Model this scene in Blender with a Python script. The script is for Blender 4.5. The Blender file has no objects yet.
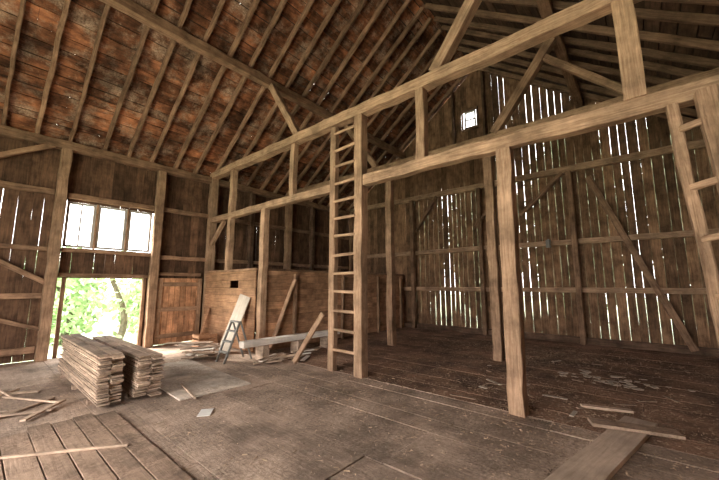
import bpy, math, random
from mathutils import Vector, Matrix
random.seed(7)
R=random.Random(11)
C=bpy.context.scene.collection
bpy.context.scene.view_settings.view_transform='Standard'
YL=10.7; YR=-2.2; XG=11.9; XN=-3.6; XB=4.93; XB2=8.0
ZP=5.12; PITCH=0.75; YM=(YL+YR)/2
def roofz(y): return 5.27+((YL-y) if y>YM else (y-YR))*PITCH

# ---------------- materials ----------------
def wood(name,c1,c2,axis='x',rough=.85,grain=16,island=.35,objr=.3,bump=.5,stain=.5,dust=None,dusts=1.2,dustmax=.85,dlo=.42,dhi=.62,patch=0,patchs=.75,stains=2.6):
    m=bpy.data.materials.new(name); m.use_nodes=True
    nt=m.node_tree; N=nt.nodes; L=nt.links
    b=N['Principled BSDF']; b.inputs['Roughness'].default_value=rough
    b.inputs['Specular IOR Level'].default_value=.2
    tc=N.new('ShaderNodeTexCoord'); geo=N.new('ShaderNodeNewGeometry'); oi=N.new('ShaderNodeObjectInfo')
    mp=N.new('ShaderNodeMapping')
    s={'x':(1.1,grain,grain),'y':(grain,1.1,grain),'z':(grain,grain,1.1)}[axis]
    mp.inputs['Scale'].default_value=s
    add=N.new('ShaderNodeVectorMath'); add.operation='ADD'
    cmb=N.new('ShaderNodeCombineXYZ')
    ml=N.new('ShaderNodeMath'); ml.operation='MULTIPLY'; ml.inputs[1].default_value=37
    sm=N.new('ShaderNodeMath'); sm.operation='ADD'
    L.new(geo.outputs['Random Per Island'],sm.inputs[0]); L.new(oi.outputs['Random'],sm.inputs[1])
    L.new(sm.outputs[0],ml.inputs[0])
    for i in range(3): L.new(ml.outputs[0],cmb.inputs[i])
    L.new(tc.outputs['Object'],add.inputs[0]); L.new(cmb.outputs[0],add.inputs[1])
    L.new(add.outputs[0],mp.inputs['Vector'])
    n1=N.new('ShaderNodeTexNoise'); n1.inputs['Scale'].default_value=1.6; n1.inputs['Detail'].default_value=8; n1.inputs['Roughness'].default_value=.72
    n1.inputs['Distortion'].default_value=.6
    L.new(mp.outputs[0],n1.inputs['Vector'])
    r=N.new('ShaderNodeValToRGB'); r.color_ramp.elements[0].position=.34; r.color_ramp.elements[1].position=.62
    r.color_ramp.elements[0].color=(*c2,1); r.color_ramp.elements[1].color=(*c1,1)
    L.new(n1.outputs['Fac'],r.inputs['Fac'])
    n2=N.new('ShaderNodeTexNoise'); n2.inputs['Scale'].default_value=stains; n2.inputs['Detail'].default_value=7; n2.inputs['Roughness'].default_value=.65
    L.new(add.outputs[0],n2.inputs['Vector'])
    mr=N.new('ShaderNodeMapRange'); mr.inputs[1].default_value=.35; mr.inputs[2].default_value=.65
    mr.inputs[3].default_value=1-stain; mr.inputs[4].default_value=1+stain*.5
    L.new(n2.outputs['Fac'],mr.inputs[0])
    hs=N.new('ShaderNodeHueSaturation')
    v1=N.new('ShaderNodeMapRange'); v1.inputs[3].default_value=1-island; v1.inputs[4].default_value=1+island
    L.new(geo.outputs['Random Per Island'],v1.inputs[0])
    v2=N.new('ShaderNodeMapRange'); v2.inputs[3].default_value=1-objr; v2.inputs[4].default_value=1+objr
    L.new(oi.outputs['Random'],v2.inputs[0])
    m1=N.new('ShaderNodeMath'); m1.operation='MULTIPLY'; L.new(v1.outputs[0],m1.inputs[0]); L.new(v2.outputs[0],m1.inputs[1])
    m2=N.new('ShaderNodeMath'); m2.operation='MULTIPLY'; L.new(m1.outputs[0],m2.inputs[0]); L.new(mr.outputs[0],m2.inputs[1])
    L.new(m2.outputs[0],hs.inputs['Value']); L.new(r.outputs['Color'],hs.inputs['Color'])
    out=hs.outputs['Color']
    if dust:
        n3=N.new('ShaderNodeTexNoise'); n3.inputs['Scale'].default_value=dusts; n3.inputs['Detail'].default_value=10; n3.inputs['Roughness'].default_value=.72
        L.new(tc.outputs['Object'],n3.inputs['Vector'])
        r3=N.new('ShaderNodeMapRange'); r3.inputs[1].default_value=dlo; r3.inputs[2].default_value=dhi; r3.inputs[4].default_value=dustmax
        L.new(n3.outputs['Fac'],r3.inputs[0])
        n4=N.new('ShaderNodeTexNoise'); n4.inputs['Scale'].default_value=30; n4.inputs['Detail'].default_value=8; n4.inputs['Roughness'].default_value=.7
        L.new(tc.outputs['Object'],n4.inputs['Vector'])
        r4=N.new('ShaderNodeValToRGB'); r4.color_ramp.elements[0].position=.38; r4.color_ramp.elements[1].position=.64
        r4.color_ramp.elements[0].color=(dust[0]*.5,dust[1]*.46,dust[2]*.42,1); r4.color_ramp.elements[1].color=(dust[0]*1.4,dust[1]*1.4,dust[2]*1.4,1)
        L.new(n4.outputs['Fac'],r4.inputs['Fac'])
        mx=N.new('ShaderNodeMix'); mx.data_type='RGBA'
        L.new(r3.outputs[0],mx.inputs[0]); L.new(out,mx.inputs[6]); L.new(r4.outputs['Color'],mx.inputs[7]); out=mx.outputs[2]
    if patch:
        n5=N.new('ShaderNodeTexNoise'); n5.inputs['Scale'].default_value=patchs; n5.inputs['Detail'].default_value=9; n5.inputs['Roughness'].default_value=.68
        ad=N.new('ShaderNodeVectorMath'); ad.operation='ADD'; ad.inputs[1].default_value=(13.7,4.1,2)
        L.new(tc.outputs['Object'],ad.inputs[0]); L.new(ad.outputs[0],n5.inputs['Vector'])
        r5=N.new('ShaderNodeMapRange'); r5.inputs[1].default_value=.4; r5.inputs[2].default_value=.6; r5.inputs[3].default_value=1-patch; r5.inputs[4].default_value=1+patch*.4
        L.new(n5.outputs['Fac'],r5.inputs[0])
        h5=N.new('ShaderNodeHueSaturation'); L.new(r5.outputs[0],h5.inputs['Value']); L.new(out,h5.inputs['Color']); out=h5.outputs['Color']
    L.new(out,b.inputs['Base Color'])
    bp=N.new('ShaderNodeBump'); bp.inputs['Strength'].default_value=bump; bp.inputs['Distance'].default_value=.012
    L.new(n1.outputs['Fac'],bp.inputs['Height']); L.new(bp.outputs[0],b.inputs['Normal'])
    return m
def plain(name,c,rough=.7,metal=0,var=.15,scale=6):
    m=bpy.data.materials.new(name); m.use_nodes=True
    nt=m.node_tree; N=nt.nodes; L=nt.links; b=N['Principled BSDF']
    b.inputs['Roughness'].default_value=rough; b.inputs['Metallic'].default_value=metal
    n=N.new('ShaderNodeTexNoise'); n.inputs['Scale'].default_value=scale; n.inputs['Detail'].default_value=6
    tc=N.new('ShaderNodeTexCoord'); L.new(tc.outputs['Object'],n.inputs['Vector'])
    r=N.new('ShaderNodeValToRGB'); r.color_ramp.elements[0].position=.3; r.color_ramp.elements[1].position=.7
    r.color_ramp.elements[0].color=tuple(x*(1-var*1.5) for x in c)+(1,); r.color_ramp.elements[1].color=tuple(min(1,x*(1+var)) for x in c)+(1,)
    L.new(n.outputs['Fac'],r.inputs['Fac']); L.new(r.outputs['Color'],b.inputs['Base Color'])
    return m
M_frame=wood('frame_timber',(.51,.33,.215),(.26,.153,.095),'x',grain=24,objr=.14,island=0,stain=.42,bump=.9,stains=2.2)
M_dark=wood('dark_timber',(.20,.12,.08),(.09,.053,.035),'x',objr=.2,island=0)
M_mid=wood('rear_timber',(.42,.265,.17),(.21,.123,.076),'x',grain=20,objr=.14,island=0,stain=.42)
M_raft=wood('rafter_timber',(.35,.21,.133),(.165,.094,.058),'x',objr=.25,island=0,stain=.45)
M_raft_shade=wood('rafter_timber_shaded',(.27,.163,.103),(.125,.073,.046),'x',objr=.22,island=0,stain=.4)  # rafter colour darkened to paint in the shade of the right slope
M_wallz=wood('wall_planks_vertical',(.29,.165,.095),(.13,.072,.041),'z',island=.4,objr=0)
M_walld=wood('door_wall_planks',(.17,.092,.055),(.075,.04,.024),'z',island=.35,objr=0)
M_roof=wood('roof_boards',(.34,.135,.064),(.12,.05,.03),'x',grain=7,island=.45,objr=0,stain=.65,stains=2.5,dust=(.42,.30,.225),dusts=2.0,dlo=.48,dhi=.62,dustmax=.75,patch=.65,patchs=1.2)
M_roof_shade=wood('roof_boards_shaded',(.11,.062,.04),(.048,.028,.019),'x',grain=9,island=.4,objr=0,stain=.5)  # shaded copy of the roof boards, right slope's gloom put into the colour
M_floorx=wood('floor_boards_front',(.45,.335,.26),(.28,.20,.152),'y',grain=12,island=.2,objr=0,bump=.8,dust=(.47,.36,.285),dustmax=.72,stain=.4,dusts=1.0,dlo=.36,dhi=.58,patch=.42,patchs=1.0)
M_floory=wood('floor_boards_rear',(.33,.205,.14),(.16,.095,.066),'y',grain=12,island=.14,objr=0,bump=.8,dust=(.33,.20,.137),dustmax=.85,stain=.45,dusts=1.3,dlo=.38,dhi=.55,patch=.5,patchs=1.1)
M_bin=wood('bin_planks',(.45,.255,.145),(.26,.14,.08),'y',island=.2,objr=0,stain=.35)
M_binx=wood('bin_planks_side',(.48,.27,.155),(.29,.16,.093),'x',island=.2,objr=0)
M_board=wood('sawn_board',(.54,.40,.30),(.30,.21,.155),'x',objr=.3,island=0,grain=20)
M_old=wood('weathered_board',(.40,.285,.21),(.22,.15,.108),'x',objr=.2,island=0,dust=(.38,.27,.20),dusts=2,patch=.35)
M_plank=wood('worn_plank',(.60,.46,.36),(.44,.33,.25),'x',objr=.05,island=0,grain=14,stain=.25)
M_door=wood('door_wood',(.60,.32,.175),(.35,.175,.095),'z',island=.2,objr=0,patch=.3,patchs=2)
M_ply=wood('plywood',(.62,.53,.45),(.50,.42,.35),'x',objr=.08,island=0,grain=5,dust=(.52,.43,.36),dusts=2,patch=.22,patchs=2)
M_tan=wood('tan_panel',(.47,.40,.33),(.38,.32,.26),'x',objr=.08,island=0,grain=5,stain=.15)
M_pale=wood('pale_beam',(.80,.73,.66),(.64,.57,.50),'x',objr=.1,island=0,stain=.2)
M_win=plain('window_paint',(.40,.37,.35),.6)
M_metal=plain('dull_metal',(.20,.19,.175),.7,.0)
M_paper=plain('paper',(.75,.73,.7),.8,var=.05)
M_frag=plain('pale_fragment',(.56,.47,.38),.85,var=.25)
M_litter=plain('straw_litter',(.40,.28,.19),.9,var=.55,scale=3)
M_shing=plain('shingle_dark',(.04,.028,.02),.9)
M_grass=plain('grass',(.50,.58,.40),.9,var=.2,scale=1.5)
M_leaf=plain('leaf',(.46,.62,.34),.7,var=.25,scale=1.2)
M_hedge=plain('hedge_leaf',(.17,.20,.12),.8,var=.4,scale=1.2)
M_bark=plain('bark',(.16,.14,.10),.9,var=.3,scale=9)
M_glass=bpy.data.materials.new('window_glass'); M_glass.use_nodes=True
nt=M_glass.node_tree; nt.nodes.clear()
o=nt.nodes.new('ShaderNodeOutputMaterial'); t=nt.nodes.new('ShaderNodeBsdfTransparent'); g=nt.nodes.new('ShaderNodeBsdfGlossy'); mx=nt.nodes.new('ShaderNodeMixShader')
g.inputs['Roughness'].default_value=.05; mx.inputs[0].default_value=.06
nt.links.new(t.outputs[0],mx.inputs[1]); nt.links.new(g.outputs[0],mx.inputs[2]); nt.links.new(mx.outputs[0],o.inputs[0])

# ---------------- helpers ----------------
def tag(o,label=None,cat=None,group=None,kind=None):
    if label:o['label']=label
    if cat:o['category']=cat
    if group:o['group']=group
    if kind:o['kind']=kind
    return o
def parent(o,e):
    if e is not None:
        o.parent=e; o.matrix_parent_inverse=Matrix.Translation(e.location).inverted()
def mesh(name,v,f,mat,e=None,mi=None):
    me=bpy.data.meshes.new(name); me.from_pydata([tuple(a) for a in v],[],f)
    for m in (mat if isinstance(mat,list) else [mat]): me.materials.append(m)
    if mi:
        for p,i in zip(me.polygons,mi): p.material_index=i
    me.update()
    o=bpy.data.objects.new(name,me); C.objects.link(o); parent(o,e); return o
def empty(name,loc,label,cat,group=None,kind=None):
    e=bpy.data.objects.new(name,None); e.location=loc; e.empty_display_size=.2; C.objects.link(e)
    tag(e,label,cat,group,kind); return e
def beam(name,p0,p1,w,h,mat,e=None,jit=.006,up=(0,0,1),ch=.012,bow=0):
    p0=Vector(p0);p1=Vector(p1); d=p1-p0; Ln=d.length; X=d.normalized(); U=Vector(up)
    if abs(X.dot(U))>.98: U=Vector((1,0,0))
    Y=U.cross(X).normalized(); Z=X.cross(Y).normalized()
    n=max(1,int(Ln/.3)) if jit>.001 else 1
    ch=min(ch,w*.25,h*.25)
    v=[];f=[]
    prof=[(-w/2+ch,-h/2),(w/2-ch,-h/2),(w/2,-h/2+ch),(w/2,h/2-ch),(w/2-ch,h/2),(-w/2+ch,h/2),(-w/2,h/2-ch),(-w/2,-h/2+ch)]
    for i in range(n+1):
        t=i/n; x=-Ln/2+Ln*t
        oy=R.uniform(-jit,jit) ; oz=R.uniform(-jit,jit)-bow*math.sin(math.pi*t); s=1+R.uniform(-jit,jit)*2.5
        for (a,b) in prof:
            v.append((x,a*s+oy+R.uniform(-jit,jit)*.6,b*s+oz+R.uniform(-jit,jit)*.6))
    for i in range(n):
        for k in range(8):
            a=i*8+k;b=i*8+(k+1)%8; f.append((a,b,b+8,a+8))
    f.append(tuple(range(7,-1,-1))); f.append(tuple(n*8+k for k in range(8)))
    o=mesh(name,v,f,mat)
    Mx=Matrix((X,Y,Z)).transposed().to_4x4(); Mx.translation=(p0+p1)/2
    o.matrix_world=Mx
    if e is not None:
        o.parent=e; o.matrix_parent_inverse=Matrix.Translation(e.location).inverted()
    return o
def boxv(v,f,c0,c1,j=0):
    b=len(v); (x0,y0,z0),(x1,y1,z1)=c0,c1
    v+= [(x0,y0,z0),(x1,y0,z0),(x1,y1,z0),(x0,y1,z0),(x0,y0,z1),(x1,y0,z1),(x1,y1,z1),(x0,y1,z1)]
    f+= [(b,b+3,b+2,b+1),(b+4,b+5,b+6,b+7),(b,b+1,b+5,b+4),(b+1,b+2,b+6,b+5),(b+2,b+3,b+7,b+6),(b+3,b,b+4,b+7)]
def plank_wall(name,axis,c,a0,a1,z0,topf,opens,wmin,wmax,gmin,gmax,mat,th=.025,wide=.0,wav=.006,tight=None,stag=.007,gadd=None):
    v=[];f=[]; a=a0; ei=0
    while a<a1-.02:
        w=R.uniform(wmin,wmax); b=min(a+w,a1); g=R.uniform(gmin,gmax)+(gadd(a) if gadd else 0)
        if R.random()<wide: g+=R.uniform(.003,.006)
        segs=[(z0,None)]
        for (oa,ob,oz0,oz1) in opens:
            if b>oa+.01 and a<ob-.01:
                ns=[]
                for (s,t) in segs:
                    tt=t if t is not None else 99
                    if oz0>s: ns.append((s,min(oz0,tt)))
                    if oz1<tt: ns.append((max(oz1,s),t))
                segs=ns
        ei+=1; off=(stag if ei%2 else -stag)+R.uniform(-.4,.4)*stag
        for (s,t) in segs:
            ta=topf(a) if t is None else min(t,topf(a)); tb=topf(b) if t is None else min(t,topf(b))
            if max(ta,tb)-s<.03: continue
            n=max(1,int((max(ta,tb)-s)/.5)); base=len(v)
            for i in range(n+1):
                k=i/n; za=s+(ta-s)*k; zb=s+(tb-s)*k
                gg=g
                if tight and tight(a,za): gg=-.002 if stag<.002 else -.012
                ea=a+gg/2+R.uniform(-wav,wav); eb=b-gg/2+R.uniform(-wav,wav)
                for q,p,z in ((c+off-th/2,ea,za),(c+off-th/2,eb,zb),(c+off+th/2,eb,zb),(c+off+th/2,ea,za)):
                    v.append((p,q,z) if axis=='x' else (q,p,z))
            for i in range(n):
                for k in range(4):
                    x0=base+i*4+k; x1=base+i*4+(k+1)%4; f.append((x0,x1,x1+4,x0+4))
            f.append((base+3,base+2,base+1,base)); e=base+n*4; f.append((e,e+1,e+2,e+3))
        a=b
    return mesh(name,v,f,mat)

# ---------------- shell ----------------
def floorpart():
    v=[];f=[];mi=[]
    x=XN
    while x<XB-.01:
        w=R.choice([.3,.36,.62,.9,1.15]) ; y=YR-R.uniform(0,2); x1=min(x+w,XB)
        while y<YL:
            l=R.uniform(2.0,3.8); y1=min(y+l,YL); ya=max(y,YR)
            if y1-ya>.1:
                dz=R.uniform(-.008,.002)
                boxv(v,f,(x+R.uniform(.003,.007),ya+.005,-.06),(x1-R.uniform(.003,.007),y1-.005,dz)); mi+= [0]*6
            y+=l
        x=x1
    x=XB
    while x<XG:
        w=R.uniform(.28,.5); y=YR-R.uniform(0,2)
        while y<YL:
            l=R.uniform(3,5); y1=min(y+l,YL); ya=max(y,YR)
            if y1-ya>.1:
                dz=R.uniform(-.005,.002)
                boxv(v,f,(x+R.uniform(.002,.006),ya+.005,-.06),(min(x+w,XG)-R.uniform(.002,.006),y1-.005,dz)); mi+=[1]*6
            y+=l
        x+=w
    boxv(v,f,(XN,YR,-.2),(XG,YL,-.05)); mi+=[2]*6
    return mesh('floor',v,f,[M_floorx,M_floory,M_shing],mi=mi)
tag(floorpart(),'worn dusty wooden plank barn floor','floor',kind='structure')

DO=(1.5,3.15,-.1,1.87); WO=(1.36,3.26,2.62,3.78)
def wl():
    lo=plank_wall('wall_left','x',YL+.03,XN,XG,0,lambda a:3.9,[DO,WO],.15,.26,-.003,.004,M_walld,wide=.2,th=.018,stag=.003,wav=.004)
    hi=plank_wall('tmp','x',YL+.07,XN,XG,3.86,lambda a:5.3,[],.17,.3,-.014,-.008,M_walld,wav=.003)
    me=lo.data; n=len(me.vertices)
    v=[tuple(q.co) for q in me.vertices]+[tuple(q.co) for q in hi.data.vertices]
    f=[tuple(p.vertices) for p in me.polygons]+[tuple(i+n for i in p.vertices) for p in hi.data.polygons]
    bpy.data.objects.remove(lo); bpy.data.objects.remove(hi)
    o=mesh('wall_left',v,f,M_walld); o.name='wall_left'; return o
tag(wl(),'dark vertical plank barn wall with doorway and window opening','wall',kind='structure')
GW=(4.28,4.74,7.70,8.40)
def tightg(a,z):
    if a>7.3: return True
    if z<.7: return (a*7.3)%1<.3
    if z>5.6: return (a*5.1)%1<(.85 if a>3.6 else .3)
    return (math.sin(a*37.3)+math.sin(a*4.7+z*1.6))>1.75
tag(plank_wall('wall_back','y',XG+.03,YR,YL,0,lambda a:roofz(a)-.02,[GW],.17,.25,.003,.006,M_wallz,wide=.2,wav=.0018,tight=tightg,th=.014,stag=.0012,gadd=lambda a:max(0,min(a,6.5))*.0015),'gable wall of weathered vertical planks with daylight gaps','wall',kind='structure')
tag(plank_wall('wall_right','x',YR-.03,XN,XG,0,lambda a:5.3,[],.2,.3,.0,.005,M_wallz,wide=.15),'dark vertical plank eave wall','wall',kind='structure')
tag(plank_wall('wall_front','y',XN-.03,YR,YL,0,lambda a:roofz(a)-.02,[(0.5,7.0,-.1,4.2)],.2,.3,.0,.006,M_wallz),'vertical plank gable wall with wide opening added to let light in','wall',kind='structure')  # wall out of view, its wide opening added to admit sky light
tag(beam('baseboard_back',(XG-.08,YR+.02,.09),(XG-.08,YL-.02,.09),.16,.18,M_dark,jit=.004),'heavy timber sill along the gable wall','sill',kind='structure')
def roof():
    v=[];f=[];mi=[]
    sl=math.sqrt(1+PITCH**2)
    for side in (1,-1):
        half=(YL-YR)/2; tot=(half+.4)*sl; s=0
        def P(x,s,t):
            hy=s/sl; y0=(YL+.4-hy) if side>0 else (YR-.4+hy)
            z=5.27-.4*PITCH+hy*PITCH
            return (x, y0+side*t*PITCH/sl, z+t/sl)
        while s<tot-.01:
            w=R.uniform(.18,.38); s1=min(s+w,tot); x=XN-.3-R.uniform(0,3)
            while x<XG+.3:
                l=R.uniform(2.5,6); xa=max(x,XN-.3); xb=min(x+l,XG+.3)
                if xb-xa>.05:
                    b=len(v); g=R.uniform(.008,.035); t0=R.uniform(0,.01)
                    for t in (t0,t0+.024):
                        v+= [P(xa+.003,s+g/2,t),P(xb-.003,s+g/2,t),P(xb-.003,s1-g/2,t),P(xa+.003,s1-g/2,t)]
                    f+= [(b,b+1,b+2,b+3),(b+7,b+6,b+5,b+4)]+[(b+i,b+4+i,b+4+(i+1)%4,b+(i+1)%4) for i in range(4)]
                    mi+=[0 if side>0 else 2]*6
                x+=l
            s=s1
        s=0
        while s<tot-.01:
            s1=min(s+.35,tot); x=XN-.3
            while x<XG+.3:
                l=R.uniform(.5,1.4); xb=min(x+l,XG+.3); hole=.007 if R.random()<.10 else 0
                b=len(v); v+= [P(x,s,.045),P(xb-hole,s,.045),P(xb-hole,s1-(hole*.3),.045),P(x,s1-(hole*.3),.045)]
                f.append((b,b+1,b+2,b+3)); mi.append(1); x=xb
            s=s1
    zr=roofz(YM)
    for s in (1,-1):
        b=len(v); v+=[(XN-.3,YM,zr+.1),(XG+.3,YM,zr+.1),(XG+.3,YM+s*.25,zr-.25*PITCH+.09),(XN-.3,YM+s*.25,zr-.25*PITCH+.09)]; f.append((b,b+1,b+2,b+3)); mi.append(1)
    return mesh('ceiling',v,f,[M_roof,M_shing,M_roof_shade],mi=mi)
tag(roof(),'steep roof underside of reddish brown sheathing boards','ceiling',kind='structure')

# rafters
xr=[]; x=XN+.1
while x<XG-.3: xr.append(x); x+=.6
for side in (1,-1):
    for x in xr:
        ye=YL+.25 if side>0 else YR-.25
        off=.085
        z0=roofz(YL)-.25*PITCH-off*1.25; z1=roofz(YM)-off*1.25
        xj=x+R.uniform(-.07,.07)
        o=beam('rafter',(xj,ye,z0),(xj+R.uniform(-.07,.07),YM+side*.05,z1-.05*PITCH),R.uniform(.06,.09),.14,M_raft if side>0 else M_raft_shade,jit=.009)
        tag(o,'rough sawn roof rafter under the sheathing boards','rafter','roof rafters')
# purlins
for y in (7.5,1.0):
    zc=roofz(y)-.36
    tag(beam('purlin',(XN,y,zc),(XG-.05,y,zc),.2,.22,M_raft,jit=.012),'long hewn purlin beam carrying the rafters','beam','roof purlins')
for y in (YL-.12,YR+.12):
    tag(beam('wall_plate',(XN,y,ZP),(XG,y,ZP),.2,.2,M_raft,jit=.008),'hewn wall plate beam on top of the eave wall','beam','wall plates')

# ---------------- bent frames ----------------
ZT=5.29; ZG=3.78
F1=empty('timber_frame',(XB,4.16,0),'light brown hewn timber cross frame spanning the barn','timber frame')
beam('tie_beam',(XB,YR+.05,ZT),(XB,YL-.05,ZT),.22,.21,M_frame,F1,jit=.012)
beam('girt',(XB,YR+.05,ZG),(XB,4.05,ZG),.18,.21,M_frame,F1,jit=.011)
beam('girt',(XB,4.9,ZG),(XB,YL-.05,ZG),.18,.17,M_frame,F1,jit=.011)
for y,w,z0,z1 in [(1.38,.205,0,ZG-.1),(4.16,.20,0,ZT-.1),(7.5,.18,0,ZG-.08),(YL-.17,.22,0,ZT-.1),(YR+.17,.22,0,ZT-.1),
                  (2.73,.165,ZG+.1,ZT-.1),(6.33,.15,ZG+.08,ZT-.1),(9.26,.17,2.1,ZT-.1),(-.12,.21,ZG+.1,ZT-.1)]:
    beam('post',(XB,y+R.uniform(-.03,.03),z0),(XB,y,z1),w,w,M_frame,F1,jit=.010)
beam('brace',(XB,YL-.2,2.95),(XB,YL-1.0,ZG-.1),.1,.12,M_frame,F1)
beam('brace',(XB,6.2,ZT+.1),(XB,7.42,roofz(7.5)-.45),.16,.17,M_frame,F1)
beam('brace',(XB,2.45,ZT+.1),(XB,1.08,roofz(1)-.45),.19,.2,M_frame,F1)
beam('brace',(XB-.03,-.3,ZT+.45),(XB-.03,-2.0,ZT+.35),.12,.12,M_frame,F1)
F2=empty('timber_frame',(XB2,4.16,0),'dark timber cross frame standing before the slatted gable wall','timber frame')
beam('tie_beam',(XB2,YR+.05,ZT),(XB2,YL-.05,ZT),.2,.2,M_mid,F2,jit=.01)
for y,w,z0,z1 in [(2.63,.2,0,ZT-.1),(5.6,.2,0,ZT-.1),(YL-.17,.22,0,ZT-.1),(YR+.17,.22,0,ZT-.1)]:
    beam('post',(XB2,y,z0),(XB2,y,z1),w,w,M_mid,F2,jit=.011)
beam('brace',(XB2,2.45,ZT+.1),(XB2,1.08,roofz(1)-.45),.2,.2,M_mid,F2)
beam('brace',(XB2,1.3,roofz(1)-.75),(XB2,-.2,ZT+.08),.12,.14,M_mid,F2)
beam('brace',(XB2,6.1,ZT+.1),(XB2,7.42,roofz(7.5)-.45),.16,.17,M_mid,F2)
XG2=XG-.12
F3=empty('timber_frame',(XG2,4.16,0),'dark timber framing against the slatted gable wall','timber frame')
for z,h in [(ZT,.2),(3.0,.16),(1.55,.15),(6.6,.12)]:
    a=YR+.05;b=YL-.05
    if z>6: a=YM-(roofz(YM)-z)/PITCH+.3; b=YM+(roofz(YM)-z)/PITCH-.3
    beam('girt',(XG2,a,z),(XG2,b,z),.12,h,M_frame,F3)
for y,w in [(1.43,.2),(4.25,.16),(7.05,.2),(YL-.25,.2),(YR+.25,.2)]:
    beam('post',(XG2-.1,y,0),(XG2-.1,y,ZT-.1),.14,w,M_raft,F3)
for y in (3.9,5.1): beam('post',(XG2-.08,y,6.66),(XG2-.08,y,roofz(y)-.1),.08,.14,M_dark,F3)
beam('brace',(XG2-.1,.95,4.9),(XG2-.1,-.85,.1),.12,.16,M_raft,F3)
beam('brace',(XG2-.1,6.9,3.9),(XG2-.1,5.9,ZT-.1),.12,.12,M_raft,F3)
beam('brace',(XG2-.1,2.9,4.0),(XG2-.1,1.6,ZT-.1),.1,.12,M_raft,F3)
beam('brace',(XG2-.1,4.4,3.8),(XG2-.1,3.2,ZT-.1),.1,.12,M_raft,F3)
F4=empty('wall_framing',(3,YL-.12,0),'dark timber posts and rails of the door wall','timber frame')
YW=YL-.11
for x in (-1.9,1.22,3.36): beam('post',(x,YW-.05,0),(x,YW-.05,ZP-.1),.2,.2,M_raft if x<0 else M_mid,F4,jit=.01)
for x0,x1,z,h in [(XN,1.1,3.92,.14),(1.35,3.25,3.9,.14),(3.48,11.6,3.92,.13),(XN,1.1,1.45,.12),(1.35,3.25,2.55,.09),(1.35,3.25,1.94,.1),(3.48,11.6,2.5,.12),(3.48,4.7,2.02,.1),(XN,1.1,2.55,.1),(XN,1.1,.25,.14)]:
    beam('girt',(x0,YW+.03,z),(x1,YW+.03,z),.1,h,M_raft,F4)
beam('brace',(1.15,YW-.03,1.75),(-.3,YW-.03,2.6),.09,.11,M_raft,F4)
beam('brace',(1.15,YW-.03,.7),(-.2,YW-.03,1.2),.08,.09,M_raft,F4)
beam('brace',(1.0,YW-.03,ZP-.05),(-.1,YW-.03,4.4),.1,.12,M_raft,F4)
for x in (6.4,9.3): beam('post',(x,YW,2.1),(x,YW,ZP-.1),.18,.16,M_dark,F4)
def winframe(name,x0,x1,z0,z1,y,mull=1,cross=0,axis='x',t=.05,mt=.012):
    v=[];f=[];mi=[]
    def bx(a0,a1,q0,q1,b0,b1,m=0):
        if axis=='x': boxv(v,f,(a0,q0,b0),(a1,q1,b1))
        else: boxv(v,f,(q0,a0,b0),(q1,a1,b1))
        mi.extend([m]*6)
    bx(x0,x1,y-.03,y+.03,z0,z0+t); bx(x0,x1,y-.03,y+.03,z1-t,z1); bx(x0,x0+t,y-.03,y+.03,z0+t,z1-t); bx(x1-t,x1,y-.03,y+.03,z0+t,z1-t)
    for k in range(mull):
        xm=x0+(x1-x0)*(k+1)/(mull+1); bx(xm-mt,xm+mt,y-.015,y+.015,z0+t,z1-t)
    for k in range(cross):
        zm=z0+(z1-z0)*(k+1)/(cross+1); bx(x0+t,x1-t,y-.014,y+.014,zm-mt,zm+mt)
    bx(x0+t,x1-t,y-.003,y+.003,z0+t,z1-t,1)
    return mesh(name,v,f,[M_win,M_glass],mi=mi)
ww=[(1.37,1.95),(2.0,2.63),(2.68,3.25)]
for i,(a,b) in enumerate(ww):
    tag(winframe('window_%d'%(i+1),a,b,2.63,3.77,YL+.02,1 if i==0 else 0,0,t=.055,mt=.016),'old pale-framed barn window above the doorway','window',kind='structure')
tag(winframe('window_4',4.29,4.73,7.71,8.39,XG+.02,0,1,axis='y',t=.055,mt=.03),'small square window high in the gable','window',kind='structure')
for i,xx in enumerate((1.975,2.655)):
    tag(beam('trim_%d'%(i+1),(xx,YL-.02,2.62),(xx,YL-.02,3.78),.05,.08,M_raft,jit=0,up=(0,1,0)),'vertical wooden window mullion','trim',kind='structure')
tag(beam('trim_3',(1.47,YL-.03,0),(1.47,YL-.03,1.88),.08,.08,M_raft,jit=.003),'wooden door jamb','trim',kind='structure')
tag(beam('trim_4',(3.18,YL-.03,0),(3.18,YL-.03,1.88),.08,.08,M_raft,jit=.003),'wooden door jamb','trim',kind='structure')
GT=[((XG-.02,4.22,7.62),(XG-.02,4.22,8.48)),((XG-.02,4.80,7.62),(XG-.02,4.80,8.48)),((XG-.02,4.2,7.66),(XG-.02,4.82,7.66)),((XG-.02,4.2,8.44),(XG-.02,4.82,8.44))]
for i,(p,q) in enumerate(GT): tag(beam('trim_%d'%(i+5),p,q,.1,.05 if i<2 else .1,M_raft,jit=0,up=(0,1,0) if i<2 else (0,0,1)),'wooden casing board of the gable window','trim',kind='structure')
D=empty('door_1',(4.1,YL-.16,0),'orange-brown plank door with battens beside the open doorway','door',kind='structure')
v=[];f=[]; x=3.5
while x<4.72:
    w=.155; boxv(v,f,(x+.006,YL-.13,.03),(min(x+w,4.74)-.006,YL-.10+R.uniform(-.006,.006),1.9)); x+=w
boxv(v,f,(3.5,YL-.10,.03),(4.74,YL-.085,1.9))
mesh('door_leaf',v,f,M_door,D)
for z in (.25,1.0,1.72): beam('batten',(3.52,YL-.145,z),(4.72,YL-.145,z),.03,.12,M_mid,D,jit=.002,ch=.004)
for x in (3.56,4.68): beam('batten',(x,YL-.146,.05),(x,YL-.146,1.88),.12,.03,M_mid,D,jit=.002,ch=.004,up=(0,1,0))
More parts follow.
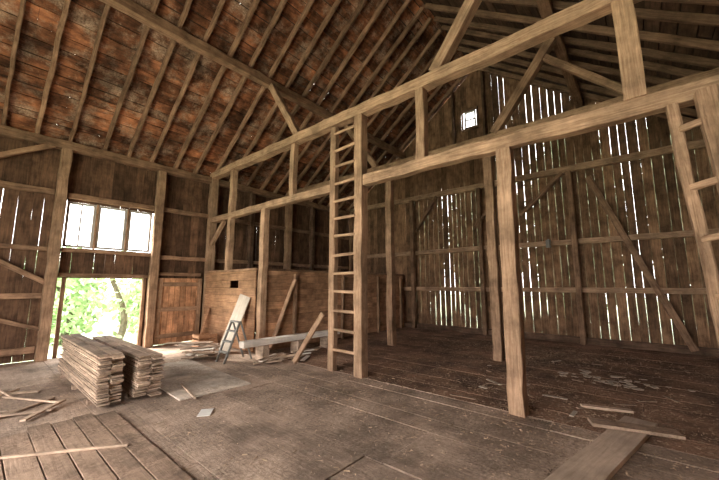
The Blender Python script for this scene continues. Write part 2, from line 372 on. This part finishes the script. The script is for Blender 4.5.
# ---------------- grain bin ----------------
B=empty('grain_bin',(XB,9,0),'brown plank grain bin with small square opening','grain bin')
def hpl(name,axis,c,a0,a1,z0,z1,mat,opens=[],hh=None):
    v=[];f=[];z=z0
    while z<z1-.02:
        h=hh or R.uniform(.15,.2); zt=min(z+h,z1); off=R.uniform(-.004,.004)
        parts=[(a0,a1)]
        for (oa,ob,oz0,oz1) in opens:
            if zt>oz0+.02 and z<oz1-.02: parts=[(a0,oa),(ob,a1)]
        for (p,q) in parts:
            if axis=='y': boxv(v,f,(c-.015+off,p,z+.003),(c+.015+off,q,zt-.003))
            else: boxv(v,f,(p,c-.015+off,z+.003),(q,c+.015+off,zt-.003))
        z=zt
    return mesh(name,v,f,mat,B)
hpl('front_panel','y',XB-.13,7.6,YL-.3,.02,2.08,M_bin,[(8.45,8.9,1.6,1.82)],hh=.2)
hpl('side_panel','x',7.5,XB+.12,XG-.3,.02,2.08,M_binx)
for x in (5.95,7.9,9.8,11.3): beam('stud',(x,7.43,0),(x,7.43,2.0),.09,.09,M_raft,B,up=(1,0,0))
beam('brace',(5.15,7.4,.1),(5.9,7.4,1.85),.05,.13,M_frame,B,up=(0,1,0))
beam('top_rail',(XB+.1,7.5,2.11),(XG-.3,7.5,2.11),.09,.05,M_raft,B)
beam('top_rail',(XB-.13,7.6,2.11),(XB-.13,YL-.3,2.11),.09,.05,M_raft,B)

# ---------------- ladders ----------------
LD=empty('wooden_ladder',(XB,4.5,0),'tall light wooden ladder fixed to the timber frame','ladder')
beam('rail',(XB-.02,4.90,0),(XB-.02,4.90,ZT-.14),.16,.13,M_frame,LD,jit=.005,up=(1,0,0))
beam('rail',(XB+.02,4.285,0),(XB+.02,4.285,ZT-.14),.04,.08,M_frame,LD,jit=.003,up=(1,0,0))
z=.42
while z<5.0:
    beam('rung',(XB-.08,4.24,z),(XB-.06,4.86,z+R.uniform(-.02,.02)),.05,.055,M_frame,LD,jit=.002,ch=.01); z+=.38
L2=empty('wooden_ladder',(4.7,-.6,0),'rough wooden ladder with thick rails near the wall','ladder')
beam('rail',(XB-.17,-.62,0),(XB-.17,-.42,3.64),.10,.11,M_frame,L2,jit=.009)
beam('rail',(4.48,-.84,0),(4.56,-.65,3.62),.15,.16,M_frame,L2,jit=.009)
z=.45
while z<3.6:
    k=.2*z/3.64
    beam('rung',(XB-.19,-.62+k,z),(4.5,-.82+k,z+R.uniform(-.05,.05)),.05,R.uniform(.06,.08),M_frame,L2,jit=.002); z+=R.uniform(.5,.66)

# ---------------- lumber stacks ----------------
def bd(name,p0,p1,w,h,mat,label,cat,group=None,bow=0,up=(0,0,1)):
    o=beam(name,p0,p1,w,h,mat,jit=.0015,ch=.003,bow=bow,up=up); tag(o,label,cat,group); return o
for (xc,wt,n,y0,y1,grp) in [(1.42,.31,31,5.86,8.7,'boards in the taller lumber stack'),(1.90,.34,27,5.78,8.6,'boards in the lower lumber stack')]:
    z=.0; lean=0
    for i in range(n):
        th=.0215
        if i==0:
            for yy in (y0+.35,(y0+y1)/2,y1-.35):
                bd('stack_sleeper',(xc-wt/2,yy,.03),(xc+wt/2,yy,.03),.09,.06,M_old,'short timber sleeper under a board stack','timber','stack sleepers')
            z=.06
        lean=max(-.015,min(.015,lean+R.uniform(-.008,.008)))
        for k in range(2):
            cx=xc+lean+(k-.5)*wt/2+R.uniform(-.008,.008)
            a=y0+R.uniform(-.10,.07); b=y1+R.uniform(-.3,.2)
            bd('wood_board',(cx+R.uniform(-.006,.006),a,z+th/2),(cx+R.uniform(-.006,.006),b,z+th/2),wt/2-R.uniform(.012,.025),R.choice([.014,.017,.019]),M_board,'rough sawn board lying in a lumber stack','board',grp)
        z+=th
# foreground boards
xx=.18
for i in range(6):
    w=.2+R.uniform(-.02,.03)
    y0=2.6+R.uniform(-.1,.5) if i>2 else 3.3+R.uniform(-.3,.3)
    bd('floor_board',(xx+w/2,y0,.018),(xx+w/2+R.uniform(-.006,.006),5.6+R.uniform(-.2,.1),.018),w-.002,.02,M_old,'wide weathered plank lying flat on the floor','board','loose planks on the floor'); xx+=w+.012
bd('wood_stick',(.2,5.0,.042),(1.25,4.25,.042),.035,.022,M_board,'thin wooden lath lying across planks','stick')
for k,(p,q) in enumerate([((.3,6.3),(1.0,6.9)),((.1,6.6),(.9,6.2)),((.5,7.4),(1.0,6.4)),((.2,7.2),(.7,7.9)),((-.2,6.9),(.5,6.6)),((.6,6.0),(1.05,6.5)),((.0,7.9),(.9,7.5)),((.4,8.3),(.6,7.2))]):
    bd('wood_stick',(p[0],p[1],.018+.014*(k%4)),(q[0],q[1],.018+.02*(k%3)),R.choice([.03,.05,.07]),.022,M_board,'thin scrap wood stick on the floor','stick','scrap sticks')
bd('wood_stick',(2.35,5.2,.035),(2.5,6.1,.035),.03,.02,M_board,'thin scrap wood stick on the floor','stick')
# right-hand planks
bd('floor_board',(3.0,.70,.03),(5.55,.16,.03),.32,.045,M_plank,'wide pale brown plank lying on the floor','board')
bd('floor_board',(5.0,.62,.075),(5.3,-.18,.05),.2,.035,M_old,'short brown plank resting near a wide plank','board')
bd('floor_board',(5.75,.8,.02),(5.95,.25,.02),.1,.03,M_board,'short pale plank scrap on the floor','board')
# plywood
bd('plywood_sheet',(2.75,5.3,.016),(2.85,8.0,.016),1.15,.018,M_ply,'pale plywood sheet lying flat on the floor','plywood')
bd('paper_scrap',(2.15,4.5,.01),(2.3,4.7,.01),.16,.006,M_paper,'small white paper scrap on the floor','paper')
# leaning panel & boards
bd('plywood_sheet',(4.35,8.25,.02),(4.74,7.98,1.42),.5,.025,M_tan,'grey-tan rectangular sheet leaning against the bin','plywood',up=(-1,0,0))
bd('leaning_board',(4.78,5.95,.03),(4.76,5.03,1.12),.05,.11,M_frame,'short brown board leaning against the tall ladder','board')
bd('leaning_board',(4.45,9.9,.02),(4.72,9.95,1.0),.14,.03,M_bin,'brown board leaning against the bin','board',up=(-1,0,0))
# pale beam on blocks
BN=empty('plank_bench',(5.4,6.75,0),'low pale plank beam resting on wooden blocks','bench')
beam('seat',(4.0,6.8,.40),(6.9,6.7,.40),.22,.13,M_pale,BN,jit=.003)
for x in (4.5,5.5,6.5):
    beam('block',(x,6.6,.17),(x,6.9,.17),.16,.33,M_board,BN,jit=.001)
# step ladder
SL=empty('step_ladder',(4.1,7.3,0),'small dark folding step ladder standing open','step ladder')
for y in (7.05,7.4):
    beam('rail',(3.75,y,0),(4.08,y,.88),.035,.05,M_metal,SL,jit=0); beam('rail',(4.42,y,0),(4.1,y,.86),.03,.04,M_metal,SL,jit=0)
for t in (.25,.5,.75,.98): beam('step',(3.75+.33*t,7.05,.88*t),(3.75+.33*t,7.4,.88*t),.1,.03,M_metal,SL,jit=0)
# crate
CR=empty('wooden_crate',(4.35,9.3,0),'small slatted wooden crate by the bin','crate')
for y in (9.1,9.5):
    for z in (.06,.19,.32): beam('slat',(4.1,y,z),(4.6,y,z),.015,.08,M_bin,CR,jit=0)
for x in (4.1,4.6):
    for z in (.06,.19,.32): beam('slat',(x,9.11,z),(x,9.49,z),.015,.08,M_bin,CR,jit=0)
for x in (4.12,4.58):
    for y in (9.12,9.48): beam('corner_post',(x,y,0),(x,y,.38),.03,.03,M_bin,CR,jit=0)
# scrap pile
for k in range(24):
    a=R.uniform(0,3.14); cx=3.85+R.uniform(-.4,.25); cy=8.4+R.uniform(-.75,.7); l=R.uniform(.3,.95); tl=R.uniform(0,.12)
    bd('wood_scrap',(cx-l*math.cos(a)/2,cy-l*math.sin(a)/2,.03+k*.012),(cx+l*math.cos(a)/2,cy+l*math.sin(a)/2,.03+k*.008+tl),R.uniform(.06,.18),.02,M_pale if k%5==0 else M_board,'short board offcut in a scrap pile','wood scrap','scrap pile offcuts')
for k in range(12):
    a=R.uniform(-.7,.7); cx=5.1+R.uniform(-.9,.9); cy=6.3+R.uniform(-.25,.25); l=R.uniform(.3,.9)
    bd('wood_scrap',(cx-l*math.cos(a)/2,cy-l*math.sin(a)/2,.02+k*.008),(cx+l*math.cos(a)/2,cy+l*math.sin(a)/2,.02+k*.012),R.uniform(.05,.12),.02,M_pale if k%3==0 else M_board,'short board offcut beside the pale bench','wood scrap','offcuts by the bench')
for k in range(22):
    a=R.uniform(0,3.14); cx=R.uniform(5,9.5); cy=R.uniform(-1.4,2.5); l=R.uniform(.12,.4)
    bd('wood_scrap',(cx-l*math.cos(a)/2,cy-l*math.sin(a)/2,.012),(cx+l*math.cos(a)/2,cy+l*math.sin(a)/2,.012),.05,.012,M_frag if k%3==0 else M_old,'small wood chip scattered on the floor','wood scrap','scattered scraps')
def frag(cx,cy,r):
    n=R.randint(5,8); v=[];f=[]; z=.006; st=R.uniform(.4,1)
    th0=R.uniform(0,3.14)
    for h in (0,.006):
        rr=random.Random(int(cx*1000))
        for i in range(n):
            a=6.283*i/n+rr.uniform(-.3,.3); q=r*rr.uniform(.5,1.1)
            px=q*math.cos(a); py=q*math.sin(a)*st
            v.append((px*math.cos(th0)-py*math.sin(th0),px*math.sin(th0)+py*math.cos(th0),h))
    f.append(tuple(range(n-1,-1,-1))); f.append(tuple(range(n,2*n)))
    for i in range(n): j=(i+1)%n; f.append((i,j,n+j,n+i))
    o=mesh('plaster_fragment',v,f,M_frag); o.location=(cx,cy,z); return o
for k in range(34):
    tag(frag(R.gauss(7.6,.22),R.gauss(.5,.5),R.uniform(.03,.15)),'thin pale broken fragment on the floor','fragment','pale broken fragments')
# litter
v=[];f=[]
def chip(x,y,s):
    a=R.uniform(0,6.28); l=s*R.uniform(.5,2); w=s*.35; z=R.uniform(.005,.010); b=len(v)
    for (p,q) in ((-l,-w),(l,-w),(l*.8,w),(-l*.9,w)):
        v.append((x+p*math.cos(a)-q*math.sin(a),y+p*math.sin(a)+q*math.cos(a),z+R.uniform(0,.010)))
    f.append((b,b+1,b+2,b+3))
cl=[(R.uniform(4,10),R.uniform(-1.5,5)) for _ in range(30)]
for i in range(22000):
    if R.random()<.6: c0=R.choice(cl); x=R.gauss(c0[0],.6); y=R.gauss(c0[1],.8)
    else: x=R.uniform(1,11.5); y=R.uniform(-2,9)
    if YR+.1<y<YL-.2 and .5<x<XG-.2 and not (y>7.3 and x>4.6): chip(x,y,R.uniform(.005,.02))
tag(mesh('floor_litter',v,f,M_litter),'scattered straw and wood chip litter on the floor','litter',kind='stuff')

LM=empty('wall_lantern',(XG-.3,2.1,3.0),'small dark metal lantern hanging on the gable rail','lantern')
beam('bracket',(XG-.18,2.1,3.1),(XG-.42,2.1,3.1),.03,.03,M_metal,LM,jit=0)
beam('lantern_body',(XG-.4,2.1,2.85),(XG-.4,2.1,3.08),.12,.12,M_metal,LM,jit=0)

# ---------------- outside ----------------
v=[(-60,-60,-.35),(70,-60,-.35),(70,70,-.35),(-60,70,-.35)]
tag(mesh('ground',v,[(0,1,2,3)],M_grass),'bright grassy ground outside the barn','ground',kind='structure')
def tree(loc,h,r,n=1500,label='leafy green tree outside the doorway',tr=.13,lm=None,ls=.12,grp='trees outside'):
    e=empty('tree',(loc[0],loc[1],-.35),label,'tree',grp)
    p=Vector((loc[0],loc[1],-.35)); v=[];f=[];k=7;rings=9
    for i in range(rings):
        t=i/(rings-1); cx=p.x+.25*math.sin(t*4.2); cy=p.y; z=p.z+h*.8*t; rr=tr*(1-t*.5)
        for j in range(k):
            a=j/k*6.283; v.append((cx+rr*math.cos(a),cy+rr*math.sin(a),z))
    for i in range(rings-1):
        for j in range(k): a=i*k+j;b=i*k+(j+1)%k; f.append((a,b,b+k,a+k))
    mesh('trunk',v,f,M_bark,e)
    v=[];f=[]
    for i in range(n):
        a=R.uniform(0,6.283); u=R.uniform(-1,1); q=R.random()**.4*r
        c=Vector((p.x+q*math.cos(a)*math.sqrt(1-u*u),p.y+q*math.sin(a)*math.sqrt(1-u*u)*.8,p.z+h*.55+q*u*h*.55/r))
        d1=Vector((R.uniform(-1,1),R.uniform(-1,1),R.uniform(-1,1))).normalized()*ls
        d2=d1.cross(Vector((R.uniform(-1,1),R.uniform(-1,1),R.uniform(-1,1)))).normalized()*ls*.66
        b=len(v); v+=[c-d1,c-d2,c+d1,c+d2]; f.append((b,b+1,b+2,b+3))
    mesh('foliage',v,f,lm or M_leaf,e)
tree((3.05,12.6),3.0,.7,n=110,tr=.13)
tree((2.2,15.6),2.7,1.3,n=1700)
tree((4.9,15.8),2.9,1.3,n=1700)
tree((6.9,20.0),3.4,1.6,n=1500)
tree((2.6,20.5),3.6,1.9,n=2200)
tree((-1.6,21.5),3.6,1.7,n=1500)
for i,y in enumerate((-6.6,-2.2,2.2,6.6,11.0)):
    tree((18.2+(i%2)*.8,y),9+R.uniform(-.6,.6),2.5,n=2800,lm=M_hedge,ls=.3,label='dense dark green tree added behind the gable wall to dim its gaps',grp='trees added behind the gable')  # tree row added outside to dim and tint daylight in the gable slits

# ---------------- light ----------------
w=bpy.data.worlds.new('World'); bpy.context.scene.world=w; w.use_nodes=True
bg=w.node_tree.nodes['Background']; bg.inputs[0].default_value=(1,.98,.95,1); bg.inputs[1].default_value=10
s=bpy.data.lights.new('sun','SUN'); s.energy=22; s.angle=math.radians(22); s.color=(1,.94,.84)
so=bpy.data.objects.new('sun',s); so.rotation_euler=Vector((1.3,-1.7,-1.75)).to_track_quat('-Z','Y').to_euler(); C.objects.link(so)
def area(n,loc,target,sx,sy,e,col):
    l=bpy.data.lights.new(n,'AREA'); l.shape='RECTANGLE'; l.size=sx; l.size_y=sy; l.energy=e; l.color=col
    o=bpy.data.objects.new(n,l); o.location=loc; d=Vector(target)-Vector(loc); o.rotation_euler=d.to_track_quat('-Z','Y').to_euler(); C.objects.link(o)
area('fill_light',(-3.2,3.4,2.6),(6,3.0,1.6),5.5,3.0,240,(1,.85,.71))  # added fill lamp behind the camera, brightens the interior
cam=bpy.data.cameras.new('Camera'); cam.lens=16.47; cam.sensor_width=36; cam.clip_start=.05
co=bpy.data.objects.new('Camera',cam); C.objects.link(co); co.location=(0,0,1.7)
co.rotation_euler=(math.radians(90+7.79),0,-math.radians(49.6)); bpy.context.scene.camera=co
